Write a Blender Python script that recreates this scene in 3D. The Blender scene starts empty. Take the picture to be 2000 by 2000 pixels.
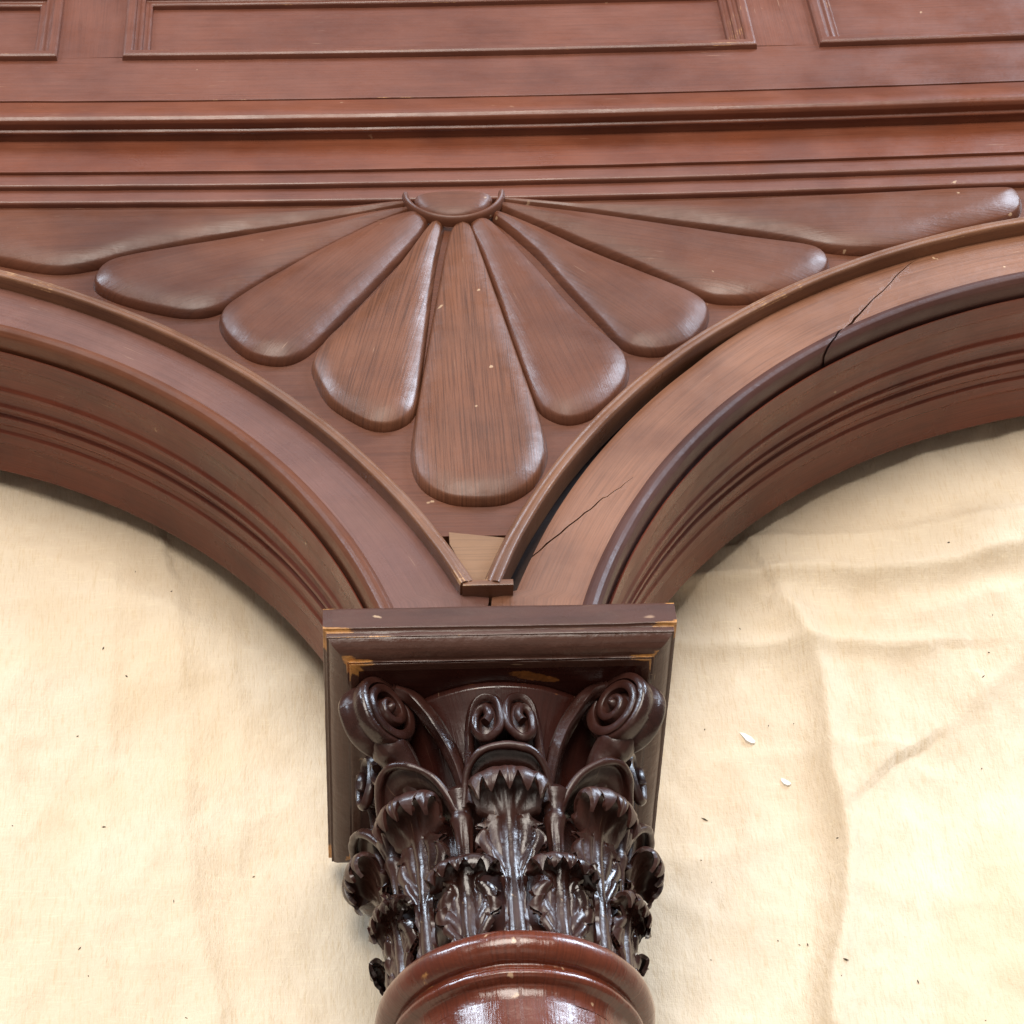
import bpy, bmesh, math, random
import numpy as np
from mathutils import Matrix, Vector
random.seed(7); rng = np.random.default_rng(7)
sc = bpy.context.scene
COL = sc.collection

# ------------------------------------------------------------------ camera, world, lights, exposure
# the piece lies on its back on a cloth: x = along the arcade, y = up the column (away from the camera), z = height
cam_d = bpy.data.cameras.new('camera'); cam = bpy.data.objects.new('camera', cam_d); COL.objects.link(cam)
TH, YAW, ROLL = 0.82958, -0.00075, 0.01764
fw = np.array([math.sin(YAW)*math.cos(TH), math.cos(YAW)*math.cos(TH), math.sin(TH)])
rt = np.array([math.cos(YAW), -math.sin(YAW), 0.0]); dn = np.cross(fw, rt)
rt, dn = math.cos(ROLL)*rt + math.sin(ROLL)*dn, -math.sin(ROLL)*rt + math.cos(ROLL)*dn
tw = lambda v: Vector((v[0], v[2], -v[1]))
r_, u_, b_ = tw(rt), tw(-dn), tw(-fw)
CAMPOS = Vector((-0.08953, -1.03654, 1.24121))
cam.matrix_world = Matrix(((r_.x, u_.x, b_.x, CAMPOS.x), (r_.y, u_.y, b_.y, CAMPOS.y), (r_.z, u_.z, b_.z, CAMPOS.z), (0, 0, 0, 1)))
cam_d.sensor_width = 36; cam_d.sensor_fit = 'HORIZONTAL'; cam_d.lens = 90.0; cam_d.shift_x = 0.170
cam_d.clip_start = 0.05; cam_d.clip_end = 100
sc.camera = cam

w = bpy.data.worlds.new('World'); sc.world = w; w.use_nodes = True
bg = w.node_tree.nodes['Background']; bg.inputs[0].default_value = (1.0, 0.90, 0.80, 1); bg.inputs[1].default_value = 0.18

def area(name, pos, target, sx, sy, power, color):
    l = bpy.data.lights.new(name, 'AREA'); l.shape = 'ELLIPSE' if name != 'window_light' else 'RECTANGLE'; l.size = sx; l.size_y = sy; l.energy = power; l.color = color
    o = bpy.data.objects.new(name, l); COL.objects.link(o); o.location = pos
    o.rotation_euler = (Vector(target) - Vector(pos)).to_track_quat('-Z', 'Y').to_euler(); return o
area('window_light', (2.1, 2.2, 1.6), (0, .1, .1), .8, 1.3, 118, (.70, .83, 1.0))
area('window_light', (-2.3, 2.3, 2.1), (0, .1, .1), .45, 1.3, 85, (.72, .85, 1.0))
area('ceiling_light', (-.2, .25, 3.0), (0, .0, 0), 2.4, 1.6, 116, (1.0, .93, .84))
area('far_window_light', (.1, 3.6, 3.5), (0, .3, .1), 3.2, 2.0, 24, (.82, .86, 1.0))
area('fill_light', (-.3, -2.6, 2.4), (0, 0, 0), 2.5, 1.6, 7, (1.0, .90, .78))  # added fill from the camera side, stands for no known lamp
sc.view_settings.view_transform = 'Standard'; sc.view_settings.look = 'None'
sc.view_settings.exposure = 0.0; sc.view_settings.gamma = 1.0

# ------------------------------------------------------------------ numeric helpers
def vnoise(p, seed=0):
    p = np.asarray(p, float); i = np.floor(p).astype(np.int64); f = p - i; f = f*f*(3-2*f)
    def h(ix):
        n = np.full(ix.shape[:-1], 1013*seed+17, dtype=np.int64)
        for k, m in zip(range(ix.shape[-1]), (374761393, 668265263, 2147483647 >> 3)): n = n + ix[..., k]*m
        n = (n ^ (n >> 13))*1274126177; n = n ^ (n >> 16)
        return (n & 0xffff)/65535.0
    dim = p.shape[-1]; out = 0
    for c in range(2**dim):
        off = np.array([(c >> k) & 1 for k in range(dim)])
        wgt = np.prod(np.where(off, f, 1-f), axis=-1); out = out + wgt*h(i+off)
    return out
def fbm(p, octv=4, seed=0):
    p = np.asarray(p, float); a, s, t = .5, 0, 0
    for k in range(octv): s = s + a*vnoise(p, seed+k*31); t += a; p = p*2.03+7.1; a *= .5
    return s/t
def crom(P, n, closed=False):
    P = np.asarray(P, float); m = len(P)
    if closed: Q = np.vstack([P[-1:], P, P[:2]]); segs = m
    else: Q = np.vstack([2*P[:1]-P[1:2], P, 2*P[-1:]-P[-2:-1]]); segs = m-1
    out = []
    # centripetal-ish: uniform in segment, later resampled by length
    for s in range(segs):
        p0, p1, p2, p3 = Q[s:s+4]
        for t in np.linspace(0, 1, 12, endpoint=False):
            out.append(.5*((2*p1)+(-p0+p2)*t+(2*p0-5*p1+4*p2-p3)*t*t+(-p0+3*p1-3*p2+p3)*t**3))
    out.append(P[0] if closed else P[-1]); out = np.array(out)
    L = np.r_[0, np.cumsum(np.linalg.norm(np.diff(out, axis=0), axis=1))]
    tt = np.linspace(0, L[-1], n, endpoint=not closed)
    return np.stack([np.interp(tt, L, out[:, k]) for k in range(P.shape[1])], 1)
def interp(t, xs, ys): return np.interp(t, xs, ys)
def smooth_interp(t, xs, ys):
    c = crom(np.stack([xs, ys], 1), 200); return np.interp(t, c[:, 0], c[:, 1])

# ------------------------------------------------------------------ objects
def tag(o, label=None, cat=None, group=None, kind=None):
    if label: o['label'] = label
    if cat: o['category'] = cat; o['kind'] = 'thing'
    if group: o['group'] = group
    if kind: o['kind'] = kind
    return o
def empty(name, loc=(0, 0, 0)):
    o = bpy.data.objects.new(name, None); COL.objects.link(o); o.location = loc; o.empty_display_size = .05; return o
def mesh_obj(name, verts, faces, mat, parent=None, grain=None, wear=None, smooth=35, rel=None):
    me = bpy.data.meshes.new(name)
    V = np.asarray(verts, float)
    me.from_pydata([tuple(v) for v in V], [], [tuple(int(i) for i in f) for f in faces])
    if grain is None: grain = V
    if mat.name == 'capital_wood' and len(V) > 200: V += (np.stack([fbm(V*60+k*13, 2, 7+k) for k in range(3)], 1)-.5)*(.0008 if name == 'acanthus_leaf' else .0013); me.vertices.foreach_set('co', V.astype(np.float32).ravel())
    a = me.attributes.new('grain', 'FLOAT_VECTOR', 'POINT'); a.data.foreach_set('vector', np.asarray(grain, np.float32).ravel())
    a = me.attributes.new('wear', 'FLOAT', 'POINT'); a.data.foreach_set('value', np.asarray(wear if wear is not None else np.zeros(len(V)), np.float32))
    me.update()
    bm = bmesh.new(); bm.from_mesh(me); bmesh.ops.recalc_face_normals(bm, faces=bm.faces); bm.to_mesh(me); bm.free()
    me.polygons.foreach_set('use_smooth', [True]*len(me.polygons))
    if smooth < 180: me.set_sharp_from_angle(angle=math.radians(smooth))
    me.materials.append(mat)
    o = bpy.data.objects.new(name, me); COL.objects.link(o)
    if parent: o.parent = parent
    return o
class Acc:
    """collects several grids into one mesh"""
    def __init__(s): s.v = []; s.f = []; s.g = []; s.w = []; s.n = 0
    def add(s, V, F, G=None, W=None):
        V = np.asarray(V, float); s.v.append(V); s.f += [tuple(int(i)+s.n for i in f) for f in F]
        s.g.append(V if G is None else np.asarray(G, float)); s.w.append(np.zeros(len(V)) if W is None else np.asarray(W, float)); s.n += len(V)
    def build(s, name, mat, parent=None, smooth=35):
        return mesh_obj(name, np.vstack(s.v), s.f, mat, parent, np.vstack(s.g), np.concatenate(s.w), smooth)
def grid_faces(nu, nv, cu=False, cv=False):
    F = []
    for i in range(nu if cu else nu-1):
        for j in range(nv if cv else nv-1):
            i2, j2 = (i+1) % nu, (j+1) % nv
            F.append((i*nv+j, i2*nv+j, i2*nv+j2, i*nv+j2))
    return F
def round_profile(P, r=.0008, closed=False, wear=1.0, minang=24):
    """soften the arrises of a profile; returns points and wear weights"""
    P = [np.array(p, float) for p in P]; n = len(P); out = []; wr = []
    for i, p in enumerate(P):
        if not closed and i in (0, n-1): out.append(p); wr.append(0); continue
        a, b = P[i-1]-p, P[(i+1) % n]-p; la, lb = np.linalg.norm(a), np.linalg.norm(b)
        if la < 1e-7 or lb < 1e-7: out.append(p); wr.append(0); continue
        ang = math.degrees(math.acos(max(-1, min(1, -(a@b)/(la*lb)))))
        if ang < minang: out.append(p); wr.append(0); continue
        convex = 1 if (a[0]*b[1]-a[1]*b[0]) < 0 else 1
        rr = min(r, la*.4, lb*.4); ua, ub = a/la, b/lb
        if la > 5*rr: out.append(p+ua*rr*2.4); wr.append(0)
        q0, q2 = p+ua*rr, p+ub*rr; qm = .25*q0+.5*p+.25*q2
        out += [q0, qm, q2]; wr += [.75*wear, wear, .75*wear]
        if lb > 5*rr: out.append(p+ub*rr*2.4); wr.append(0)
    return np.array(out), np.array(wr)
def sweep(path, nrm, prof, acc, r=.0008, closed=False, caps=True, wear=1.0, wob=.00025, seed=0, round_=True):
    """profile (d, z): d along the path's in-plane normal, z up"""
    if round_: P, W = round_profile(prof, r, closed, wear)
    else: P = np.asarray(prof, float); W = np.zeros(len(P))
    n, m = len(path), len(P)
    L = np.r_[0, np.cumsum(np.linalg.norm(np.diff(path, axis=0), axis=1))]
    pl = np.r_[0, np.cumsum(np.linalg.norm(np.diff(P, axis=0), axis=1))]
    V = np.zeros((n, m, 3)); V[..., :2] = path[:, None, :]+nrm[:, None, :]*P[None, :, :1]; V[..., 2] = P[None, :, 1]
    Lg, Pg = np.meshgrid(L, pl, indexing='ij')
    if wob:
        nn = fbm(np.stack([Lg*22, Pg*60], -1), 3, seed)-.5
        V[..., 2] += nn*wob*2; V[..., :2] += (nrm[:, None, :])*(fbm(np.stack([Lg*25+9, Pg*70], -1), 3, seed+5)-.5)[..., None]*wob*2
    G = np.stack([Lg, Pg, 0*Lg+seed*.37], -1)
    F = grid_faces(n, m, False, closed)
    if caps and closed: F += [tuple(range(m)), tuple((n-1)*m+k for k in range(m))]
    acc.add(V.reshape(-1, 3), F, G.reshape(-1, 3), np.tile(W, n))
def lathe(prof, acc, az0=0, az1=2*math.pi, n=128, axis=(0, .1085), r=.0007, round_=True, wear=.6, seed=0):
    P, W = round_profile(prof, r, False, wear) if round_ else (np.asarray(prof, float), np.zeros(len(prof)))
    a = np.linspace(az0, az1, n, endpoint=False)
    R, A = np.meshgrid(P[:, 0], a, indexing='ij'); Y = np.repeat(P[:, 1:2], n, 1)
    R = R+(fbm(np.stack([np.cos(A)*6, np.sin(A)*6, Y*40], -1), 3, seed+2)-.5)*.0012
    V = np.stack([axis[0]+R*np.sin(A), Y, axis[1]+R*np.cos(A)], -1)
    G = np.stack([Y, A*.06, 0*A+seed], -1)
    acc.add(V.reshape(-1, 3), grid_faces(len(P), n, False, True), G.reshape(-1, 3), np.repeat(W, n))
def box(acc, x0, x1, y0, y1, z0, z1, r=.0008, seed=0):
    prof = [(y0, z0), (y0, z1), (y1, z1), (y1, z0)]
    path = np.stack([np.linspace(x0, x1, 12), np.zeros(12)], 1); nr = np.tile([0., 1.], (12, 1))
    sweep(path, nr, prof, acc, r, True, True, seed=seed)

# ------------------------------------------------------------------ materials
def nodes(name):
    m = bpy.data.materials.new(name); m.use_nodes = True; nt = m.node_tree
    return m, nt, nt.nodes['Principled BSDF']
def wood(name, dark, mid, light=(.50, .27, .11), rough=.40, streak=.35, wear_amt=.5, coat=.12, blotch=9.0, bump=.25, scratch=.5, spec=.5, alli=0.0):
    m, nt, P = nodes(name); N = nt.nodes.new; K = nt.links.new
    at = N('ShaderNodeAttribute'); at.attribute_name = 'grain'
    wa = N('ShaderNodeAttribute'); wa.attribute_name = 'wear'
    geo = N('ShaderNodeTexCoord')
    def noise(src, sc3, detail=4, rough_=.55, scale=1.0, dist=0):
        mp = N('ShaderNodeMapping'); mp.inputs['Scale'].default_value = sc3; K(src, mp.inputs['Vector'])
        t = N('ShaderNodeTexNoise'); t.inputs['Scale'].default_value = scale; t.inputs['Detail'].default_value = detail
        t.inputs['Roughness'].default_value = rough_; t.inputs['Distortion'].default_value = dist; K(mp.outputs[0], t.inputs['Vector']); return t.outputs['Fac']
    def ramp(v, a, b, c0=0.0, c1=1.0):
        r = N('ShaderNodeMapRange'); r.interpolation_type = 'SMOOTHSTEP'; K(v, r.inputs['Value'])
        r.inputs['From Min'].default_value = a; r.inputs['From Max'].default_value = b; r.inputs['To Min'].default_value = c0; r.inputs['To Max'].default_value = c1; return r.outputs['Result']
    def mix(f, a, b, mode='MIX'):
        x = N('ShaderNodeMix'); x.data_type = 'RGBA'; x.blend_type = mode
        if hasattr(f, 'links'): K(f, x.inputs[0])
        else: x.inputs[0].default_value = f
        for s, i in ((a, 6), (b, 7)):
            if hasattr(s, 'links'): K(s, x.inputs[i])
            else: x.inputs[i].default_value = (*s, 1)
        return x.outputs[2]
    def math_(op, a, b):
        x = N('ShaderNodeMath'); x.operation = op
        for s, i in ((a, 0), (b, 1)):
            if hasattr(s, 'links'): K(s, x.inputs[i])
            else: x.inputs[i].default_value = s
        return x.outputs[0]
    ob = geo.outputs['Object']; gr = at.outputs['Vector']
    bl = noise(ob, (blotch,)*3, 5, .6)
    base = mix(ramp(bl, .22, .66), dark, mid)
    st = noise(gr, (14, 800, 800), 4, .7, dist=.15)          # long pores along the grain
    st2 = noise(gr, (3, 75, 75), 3, .55, dist=.6)          # broad growth bands
    base = mix(math_('MULTIPLY', ramp(st, .42, .66), streak), base, tuple(c*.38 for c in dark))
    base = mix(math_('MULTIPLY', ramp(st2, .35, .7), streak*.32), base, tuple(min(1, c*1.45) for c in mid))
    # dirt clouds
    di = noise(gr, (13, 85, 85), 5, .65, dist=.5)
    base = mix(ramp(di, .52, .82, 0, .16), base, tuple(c*.5 for c in dark))
    # rubbed arrises and chips
    wn = noise(ob, (85, 85, 85), 5, .7); wn2 = noise(ob, (19, 19, 19), 3, .5)
    wsum = math_('ADD', math_('MULTIPLY', wa.outputs['Fac'], wear_amt), math_('ADD', math_('MULTIPLY', wn, .45), math_('MULTIPLY', wn2, .55)))
    wmask = ramp(wsum, .90, .97)
    base = mix(wmask, base, mix(ramp(wn, .3, .7), tuple(c*.42 for c in light), light))
    # tiny pale nicks
    vo = N('ShaderNodeTexVoronoi'); vo.inputs['Scale'].default_value = 46; wq = N('ShaderNodeTexNoise'); wq.inputs['Scale'].default_value = 160; K(ob, wq.inputs['Vector'])
    wm = N('ShaderNodeVectorMath'); wm.operation = 'MULTIPLY_ADD'; K(wq.outputs['Color'], wm.inputs[0]); wm.inputs[1].default_value = (.011, .005, .011); K(ob, wm.inputs[2]); K(wm.outputs[0], vo.inputs['Vector'])
    nick = math_('MULTIPLY', ramp(vo.outputs['Distance'], .04, .085, 1, 0), ramp(noise(ob, (9, 9, 9), 2), .54, .60))
    base = mix(math_('MULTIPLY', nick, scratch), base, (.66, .47, .30))
    sg = noise(gr, (26, 900, 900), 2, .5); sm_ = noise(ob, (12, 12, 12), 2)
    base = mix(math_('MULTIPLY', math_('MULTIPLY', ramp(sg, .70, .76), ramp(sm_, .52, .62)), scratch), base, (.50, .33, .22))
    K(base, P.inputs['Base Color'])
    ro = noise(ob, (22, 22, 22), 4, .6)
    K(ramp(ro, .3, .7, rough-.09, rough+.12), P.inputs['Roughness'])
    P.inputs['Specular IOR Level'].default_value = spec
    P.inputs['Coat Weight'].default_value = coat; P.inputs['Coat Roughness'].default_value = max(.08, rough-.2)
    b1 = N('ShaderNodeBump'); b1.inputs['Strength'].default_value = bump; b1.inputs['Distance'].default_value = .0006; K(st, b1.inputs['Height'])
    b2 = N('ShaderNodeBump'); b2.inputs['Strength'].default_value = .35+alli; b2.inputs['Distance'].default_value = .0011; K(noise(ob, (75+alli*90,)*3, 3, .6), b2.inputs['Height']); K(b1.outputs[0], b2.inputs['Normal'])
    K(b2.outputs[0], P.inputs['Normal']); K(b1.outputs[0], P.inputs['Coat Normal'])
    return m
W_BEAM = wood('stained_wood', (.098, .031, .019), (.165, .057, .034), rough=.38, streak=.28, wear_amt=.40)
W_BEAM2 = wood('orange_stained_wood', (.100, .026, .013), (.180, .054, .026), rough=.36, streak=.28, wear_amt=.40)
W_PETAL = wood('carved_petal_wood', (.070, .023, .013), (.136, .049, .026), rough=.42, streak=.30, wear_amt=.0, coat=.0, spec=.40)
W_OAK = wood('open_grain_wood', (.076, .027, .014), (.160, .062, .032), rough=.40, streak=.62, wear_amt=.0, coat=.0, spec=.40)
W_ARCH = wood('arch_wood', (.135, .054, .029), (.235, .106, .060), rough=.38, streak=.38, wear_amt=.42, scratch=.8)
W_ARCH_SHEEN = wood('sheen_tinted_arch_wood', (.100, .042, .032), (.170, .077, .058), rough=.32, streak=.28, wear_amt=.38)  # left-hand copy of the arch wood, bluish window sheen put into its colour
W_BEAD = wood('dark_bead_wood', (.048, .020, .017), (.082, .034, .027), rough=.42, streak=.2, wear_amt=.44, coat=0, spec=.3)
W_BEADL = wood('brown_bead_wood', (.085, .028, .015), (.145, .052, .027), rough=.38, streak=.25, wear_amt=.44, coat=0, spec=.3)
W_SOFF = wood('soffit_wood', (.068, .014, .009), (.155, .037, .019), rough=.29, streak=.40, wear_amt=.36, coat=.0, spec=.38)
W_TRIM = wood('trim_wood', (.10, .040, .022), (.215, .098, .052), rough=.36, streak=.3, wear_amt=.36, light=(.46, .26, .13))
W_ABAC = wood('abacus_wood', (.046, .019, .013), (.078, .032, .022), rough=.32, streak=.3, wear_amt=.38, coat=.1, light=(.58, .27, .08), alli=.3, spec=.36)
W_CAP = wood('capital_wood', (.009, .0038, .0034), (.042, .0135, .0095), rough=.28, streak=.2, wear_amt=.22, coat=.1, alli=.25, blotch=22, spec=.5)
W_BELL = wood('capital_bell_wood', (.020, .005, .0045), (.055, .014, .009), rough=.30, streak=.25, wear_amt=.9, coat=.4, light=(.36, .13, .035))
W_RING = wood('varnished_shaft_wood', (.058, .010, .006), (.135, .029, .0125), rough=.25, streak=.4, wear_amt=.42, coat=.5, alli=.25, light=(.42, .20, .07))
W_PALE = wood('pale_bare_wood', (.15, .075, .036), (.235, .125, .062), rough=.55, streak=.3, wear_amt=0, coat=0)
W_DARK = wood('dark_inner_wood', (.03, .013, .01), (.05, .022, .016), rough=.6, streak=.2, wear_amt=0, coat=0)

def cloth_mat():
    m, nt, P = nodes('cotton_drop_cloth'); N = nt.nodes.new; K = nt.links.new
    tc = N('ShaderNodeTexCoord')
    def noise(s, sc3, d=4, r=.55):
        mp = N('ShaderNodeMapping'); mp.inputs['Scale'].default_value = sc3; K(s, mp.inputs[0])
        t = N('ShaderNodeTexNoise'); t.inputs['Scale'].default_value = 1; t.inputs['Detail'].default_value = d; t.inputs['Roughness'].default_value = r; K(mp.outputs[0], t.inputs['Vector']); return t.outputs['Fac']
    o = tc.outputs['Object']
    def mixc(f, a, b):
        x = N('ShaderNodeMix'); x.data_type = 'RGBA'
        K(f, x.inputs[0])
        for s, i in ((a, 6), (b, 7)):
            if hasattr(s, 'links'): K(s, x.inputs[i])
            else: x.inputs[i].default_value = (*s, 1)
        return x.outputs[2]
    def ramp(v, a, b, c0=0., c1=1.):
        r = N('ShaderNodeMapRange'); r.interpolation_type = 'SMOOTHSTEP'; K(v, r.inputs[0])
        for i, q in zip((1, 2, 3, 4), (a, b, c0, c1)): r.inputs[i].default_value = q
        return r.outputs[0]
    c = mixc(ramp(noise(o, (5, 5, 5), 4), .3, .7), (.68, .56, .415), (.735, .635, .50))
    c = mixc(ramp(noise(o, (850, 80, 80), 3), .48, .72, 0, .5), c, (.60, .46, .29))      # slubs
    c = mixc(ramp(noise(o, (80, 850, 80), 3), .5, .74, 0, .35), c, (.82, .72, .54))
    c = mixc(ramp(noise(o, (4.5, 4.5, 4.5), 3), .52, .70, 0, .45), c, (.66, .50, .31))
    c = mixc(ramp(noise(o, (23, 16, 20), 5, .65), .52, .72, 0, .38), c, (.60, .47, .33))       # soiling
    K(c, P.inputs['Base Color']); P.inputs['Roughness'].default_value = .92; P.inputs['Specular IOR Level'].default_value = .15
    wv = N('ShaderNodeTexWave'); wv.bands_direction = 'X'; wv.inputs['Scale'].default_value = 260; wv.inputs['Distortion'].default_value = 5; K(o, wv.inputs[0])
    wv2 = N('ShaderNodeTexWave'); wv2.bands_direction = 'Y'; wv2.inputs['Scale'].default_value = 260; wv2.inputs['Distortion'].default_value = 5; K(o, wv2.inputs[0])
    ad = N('ShaderNodeMath'); ad.operation = 'ADD'; K(wv.outputs['Fac'], ad.inputs[0]); K(wv2.outputs['Fac'], ad.inputs[1])
    b1 = N('ShaderNodeBump'); b1.inputs['Strength'].default_value = .12; b1.inputs['Distance'].default_value = .0003; K(ad.outputs[0], b1.inputs['Height'])
    b2 = N('ShaderNodeBump'); b2.inputs['Strength'].default_value = .7; b2.inputs['Distance'].default_value = .0016; K(noise(o, (150, 70, 90), 5, .65), b2.inputs['Height']); K(b1.outputs[0], b2.inputs['Normal'])
    b3 = N('ShaderNodeBump'); b3.inputs['Strength'].default_value = .6; b3.inputs['Distance'].default_value = .0007; K(noise(o, (640, 220, 300), 3, .6), b3.inputs['Height']); K(b2.outputs[0], b3.inputs['Normal'])
    K(b3.outputs[0], P.inputs['Normal'])
    return m
def plain(name, col, rough=.7):
    m, nt, P = nodes(name); N = nt.nodes.new; t = N('ShaderNodeTexNoise'); t.inputs['Scale'].default_value = 400
    x = N('ShaderNodeMix'); x.data_type = 'RGBA'; nt.links.new(t.outputs['Fac'], x.inputs[0]); x.inputs[6].default_value = (*[c*.8 for c in col], 1); x.inputs[7].default_value = (*col, 1)
    nt.links.new(x.outputs[2], P.inputs['Base Color']); P.inputs['Roughness'].default_value = rough; return m
M_CLOTH = cloth_mat(); M_FLAKE = plain('white_paint', (.9, .88, .84)); M_SPECK = plain('dark_grit', (.10, .08, .06))

# ------------------------------------------------------------------ drop cloth on the floor
def dist_poly(X, Y, pts):
    d = np.full(X.shape, 9.0); side = np.zeros(X.shape)
    for a, b in zip(pts[:-1], pts[1:]):
        a, b = np.array(a), np.array(b); ab = b-a; L2 = ab@ab
        t = np.clip(((X-a[0])*ab[0]+(Y-a[1])*ab[1])/L2, 0, 1)
        dx, dy = X-(a[0]+t*ab[0]), Y-(a[1]+t*ab[1]); dd = np.hypot(dx, dy)
        s = np.sign(ab[0]*dy-ab[1]*dx); k = dd < d; d = np.where(k, dd, d); side = np.where(k, s, side)
    return d*side
def build_cloth():
    xs = np.r_[np.linspace(-1.6, -.42, 40)[:-1], np.linspace(-.42, .56, 330), np.linspace(.56, 1.8, 40)[1:]]
    ys = np.r_[np.linspace(-1.5, -.2, 40)[:-1], np.linspace(-.2, .56, 260), np.linspace(.56, 2.2, 50)[1:]]
    X, Y = np.meshgrid(xs, ys, indexing='ij'); p = np.stack([X, Y], -1)
    wx = (fbm(p*6, 3, 3)-.5)*.03; wy = (fbm(p*6+40, 3, 4)-.5)*.03; Xw, Yw = X+wx, Y+wy
    Z = (fbm(p*3.2, 4, 1)-.5)*.006+(fbm(np.stack([X*14, Y*7], -1), 4, 2)-.5)*.0032+(fbm(p*42, 3, 6)-.5)*.0012-np.abs(fbm(np.stack([Xw*26, Yw*17], -1), 3, 21)-.5)*.0075-np.abs(fbm(np.stack([Xw*11+3, Yw*9], -1), 3, 22)-.5)*.011
    def fold(pts, amp, wd, taper=True, step=0.0):
        d = dist_poly(Xw, Yw, pts); g = .55*np.exp(-(d/wd)**2)+.55*np.exp(-np.abs(d)/(wd*.55))
        if step: g = g*(1-step)+step*(.5-.5*np.tanh(d/wd))*np.exp(-(d/(wd*5))**2)*1.6
        return amp*g
    F = CLOTH_FOLDS
    for pts, amp, wd, st in F: Z += 1.15*fold(pts, amp, wd, step=st)
    # the cloth is pressed flat where the column's abacus and shaft rest
    Z += .031*(lambda q: q*q*(3-2*q))(np.clip((Y-.03)/.24, 0, 1))+(fbm(np.stack([X*46, Y*9], -1), 4, 31)-.5)*.0022  # cloth raised beneath the arches to weaken their shadow, plus fine ripples
    press = np.exp(-np.maximum(0, np.abs(X)-.07)**2/.03**2)*np.exp(-np.maximum(0, np.abs(Y+.1)-.18)**2/.06**2)
    Z = Z*(1-press*.9)-.0035
    global cloth_z
    def cloth_z(x, y): return float(Z[np.argmin(abs(xs-x)), np.argmin(abs(ys-y))])
    V = np.stack([X, Y, Z], -1).reshape(-1, 3)
    o = mesh_obj('drop_cloth', V, grid_faces(len(xs), len(ys)), M_CLOTH, None, smooth=180)
    tag(o, 'cream cotton drop cloth with soft creases spread under the carved wood', 'drop cloth')
CLOTH_FOLDS = [
    ([(-.205, .23), (-.19, .10), (-.185, .0), (-.175, -.1), (-.17, -.3)], .0055, .012, .5),
    ([(-.24, .2), (-.235, .05), (-.235, -.1), (-.23, -.3)], .003, .012, .3),
    ([(-.30, .15), (-.29, .0), (-.30, -.15)], .002, .016, .2),
    ([(-.40, .27), (-.3, .255), (-.2, .20), (-.12, .15)], .004, .016, .4),
    ([(-.16, .14), (-.15, .02)], .0025, .010, .4),
    ([(.215, .2), (.235, .14), (.225, .06), (.215, -.03), (.20, -.14)], .0060, .012, -.5),
    ([(.26, .16), (.265, .08), (.262, -.02)], .0035, .012, .3),
    ([(.33, .13), (.335, .05), (.325, -.05)], .004, .014, .4),
    ([(.20, .255), (.30, .262), (.40, .285), (.5, .33)], .0062, .011, .5),
    ([(.15, .215), (.24, .225), (.33, .235), (.42, .262), (.52, .29)], .0050, .010, -.5),
    ([(.13, .185), (.2, .187), (.28, .19), (.36, .215)], .0045, .010, .5),
    ([(.12, .165), (.2, .16), (.30, .165)], .0035, .009, -.4),
    ([(.48, .3), (.42, .22), (.36, .15), (.30, .10)], .0065, .016, .5),
    ([(.13, .06), (.18, .08), (.24, .085)], .0025, .008, .4),
    ([(.12, .0), (.18, .02), (.22, .05)], .0022, .009, .3),
]
build_cloth()

# ------------------------------------------------------------------ arcade: two arches meeting over the capital
arcade = tag(empty('carved_arcade', (0, 0, 0)), 'reddish brown wooden double arch with carved fan spandrel and panelled beam above', 'carved arcade')
BOW = lambda x: .042*np.asarray(x)**2
ZF, ZS = .168, .162                 # arch fascia face, spandrel ground
ARC = {1: dict(bead=((.5033, -.0871), .4694), trim=((.5121, -.1099), .5402)), -1: dict(bead=((-.4726, -.0749), .4331), trim=((-.5381, -.1435), .5646))}
def arc_path(c, r, side, y0, x1, n=110):
    """from the spring (y0) round to |x| = x1; normal points into the opening"""
    th0 = math.asin((y0-c[1])/r); th1 = math.acos(min(1, max(-1, side*(c[0]-x1)/r)))
    th1 = min(th1, math.radians(90)); t = np.linspace(th0, th1, n)
    P = np.stack([c[0]-side*r*np.cos(t), c[1]+r*np.sin(t)], 1)
    Nn = np.stack([side*np.cos(t), -np.sin(t)], 1); return P, Nn
def cut(obj, cutters):
    for c in cutters:
        md = obj.modifiers.new('b', 'BOOLEAN'); md.operation = 'DIFFERENCE'; md.object = c; md.solver = 'EXACT'
    dg = bpy.context.evaluated_depsgraph_get(); me = bpy.data.meshes.new_from_object(obj.evaluated_get(dg), preserve_all_data_layers=True, depsgraph=dg)
    obj.modifiers.clear(); old = obj.data; me.name = old.name; obj.data = me; bpy.data.meshes.remove(old)
    me.set_sharp_from_angle(angle=math.radians(35))
def crack_cutter(pts, widths, z0, z1):
    P = crom(pts, 26); t = np.linspace(0, 1, 26); wd = np.interp(t, np.linspace(0, 1, len(widths)), widths)*(.8+.5*fbm(np.stack([t*30, t*0], 1), 2, 3))
    P = P+(np.stack([fbm(np.stack([t*14, t*0+3], 1), 3, 8), fbm(np.stack([t*14, t*0+9], 1), 3, 9)], 1)-.5)*.004
    T = np.gradient(P, axis=0); T /= np.linalg.norm(T, axis=1)[:, None]; Nn = np.stack([-T[:, 1], T[:, 0]], 1)
    A, B = P+Nn*wd[:, None], P-Nn*wd[:, None]; V = []
    for a, b in zip(A, B): V += [(*b, z0), (*b, z1), (*a, z1), (*a, z0)]
    F = grid_faces(26, 4, False, True)+[(0, 1, 2, 3), (100, 101, 102, 103)]
    return mesh_obj('crack_cutter', V, F, W_DARK)
CR_A = crack_cutter([(.0235, .0892), (.0343, .1002), (.0548, .1218), (.0758, .1447), (.0946, .1644)], [.0004, .00055, .00045, .0003, .0001], .150, .2)
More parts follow.
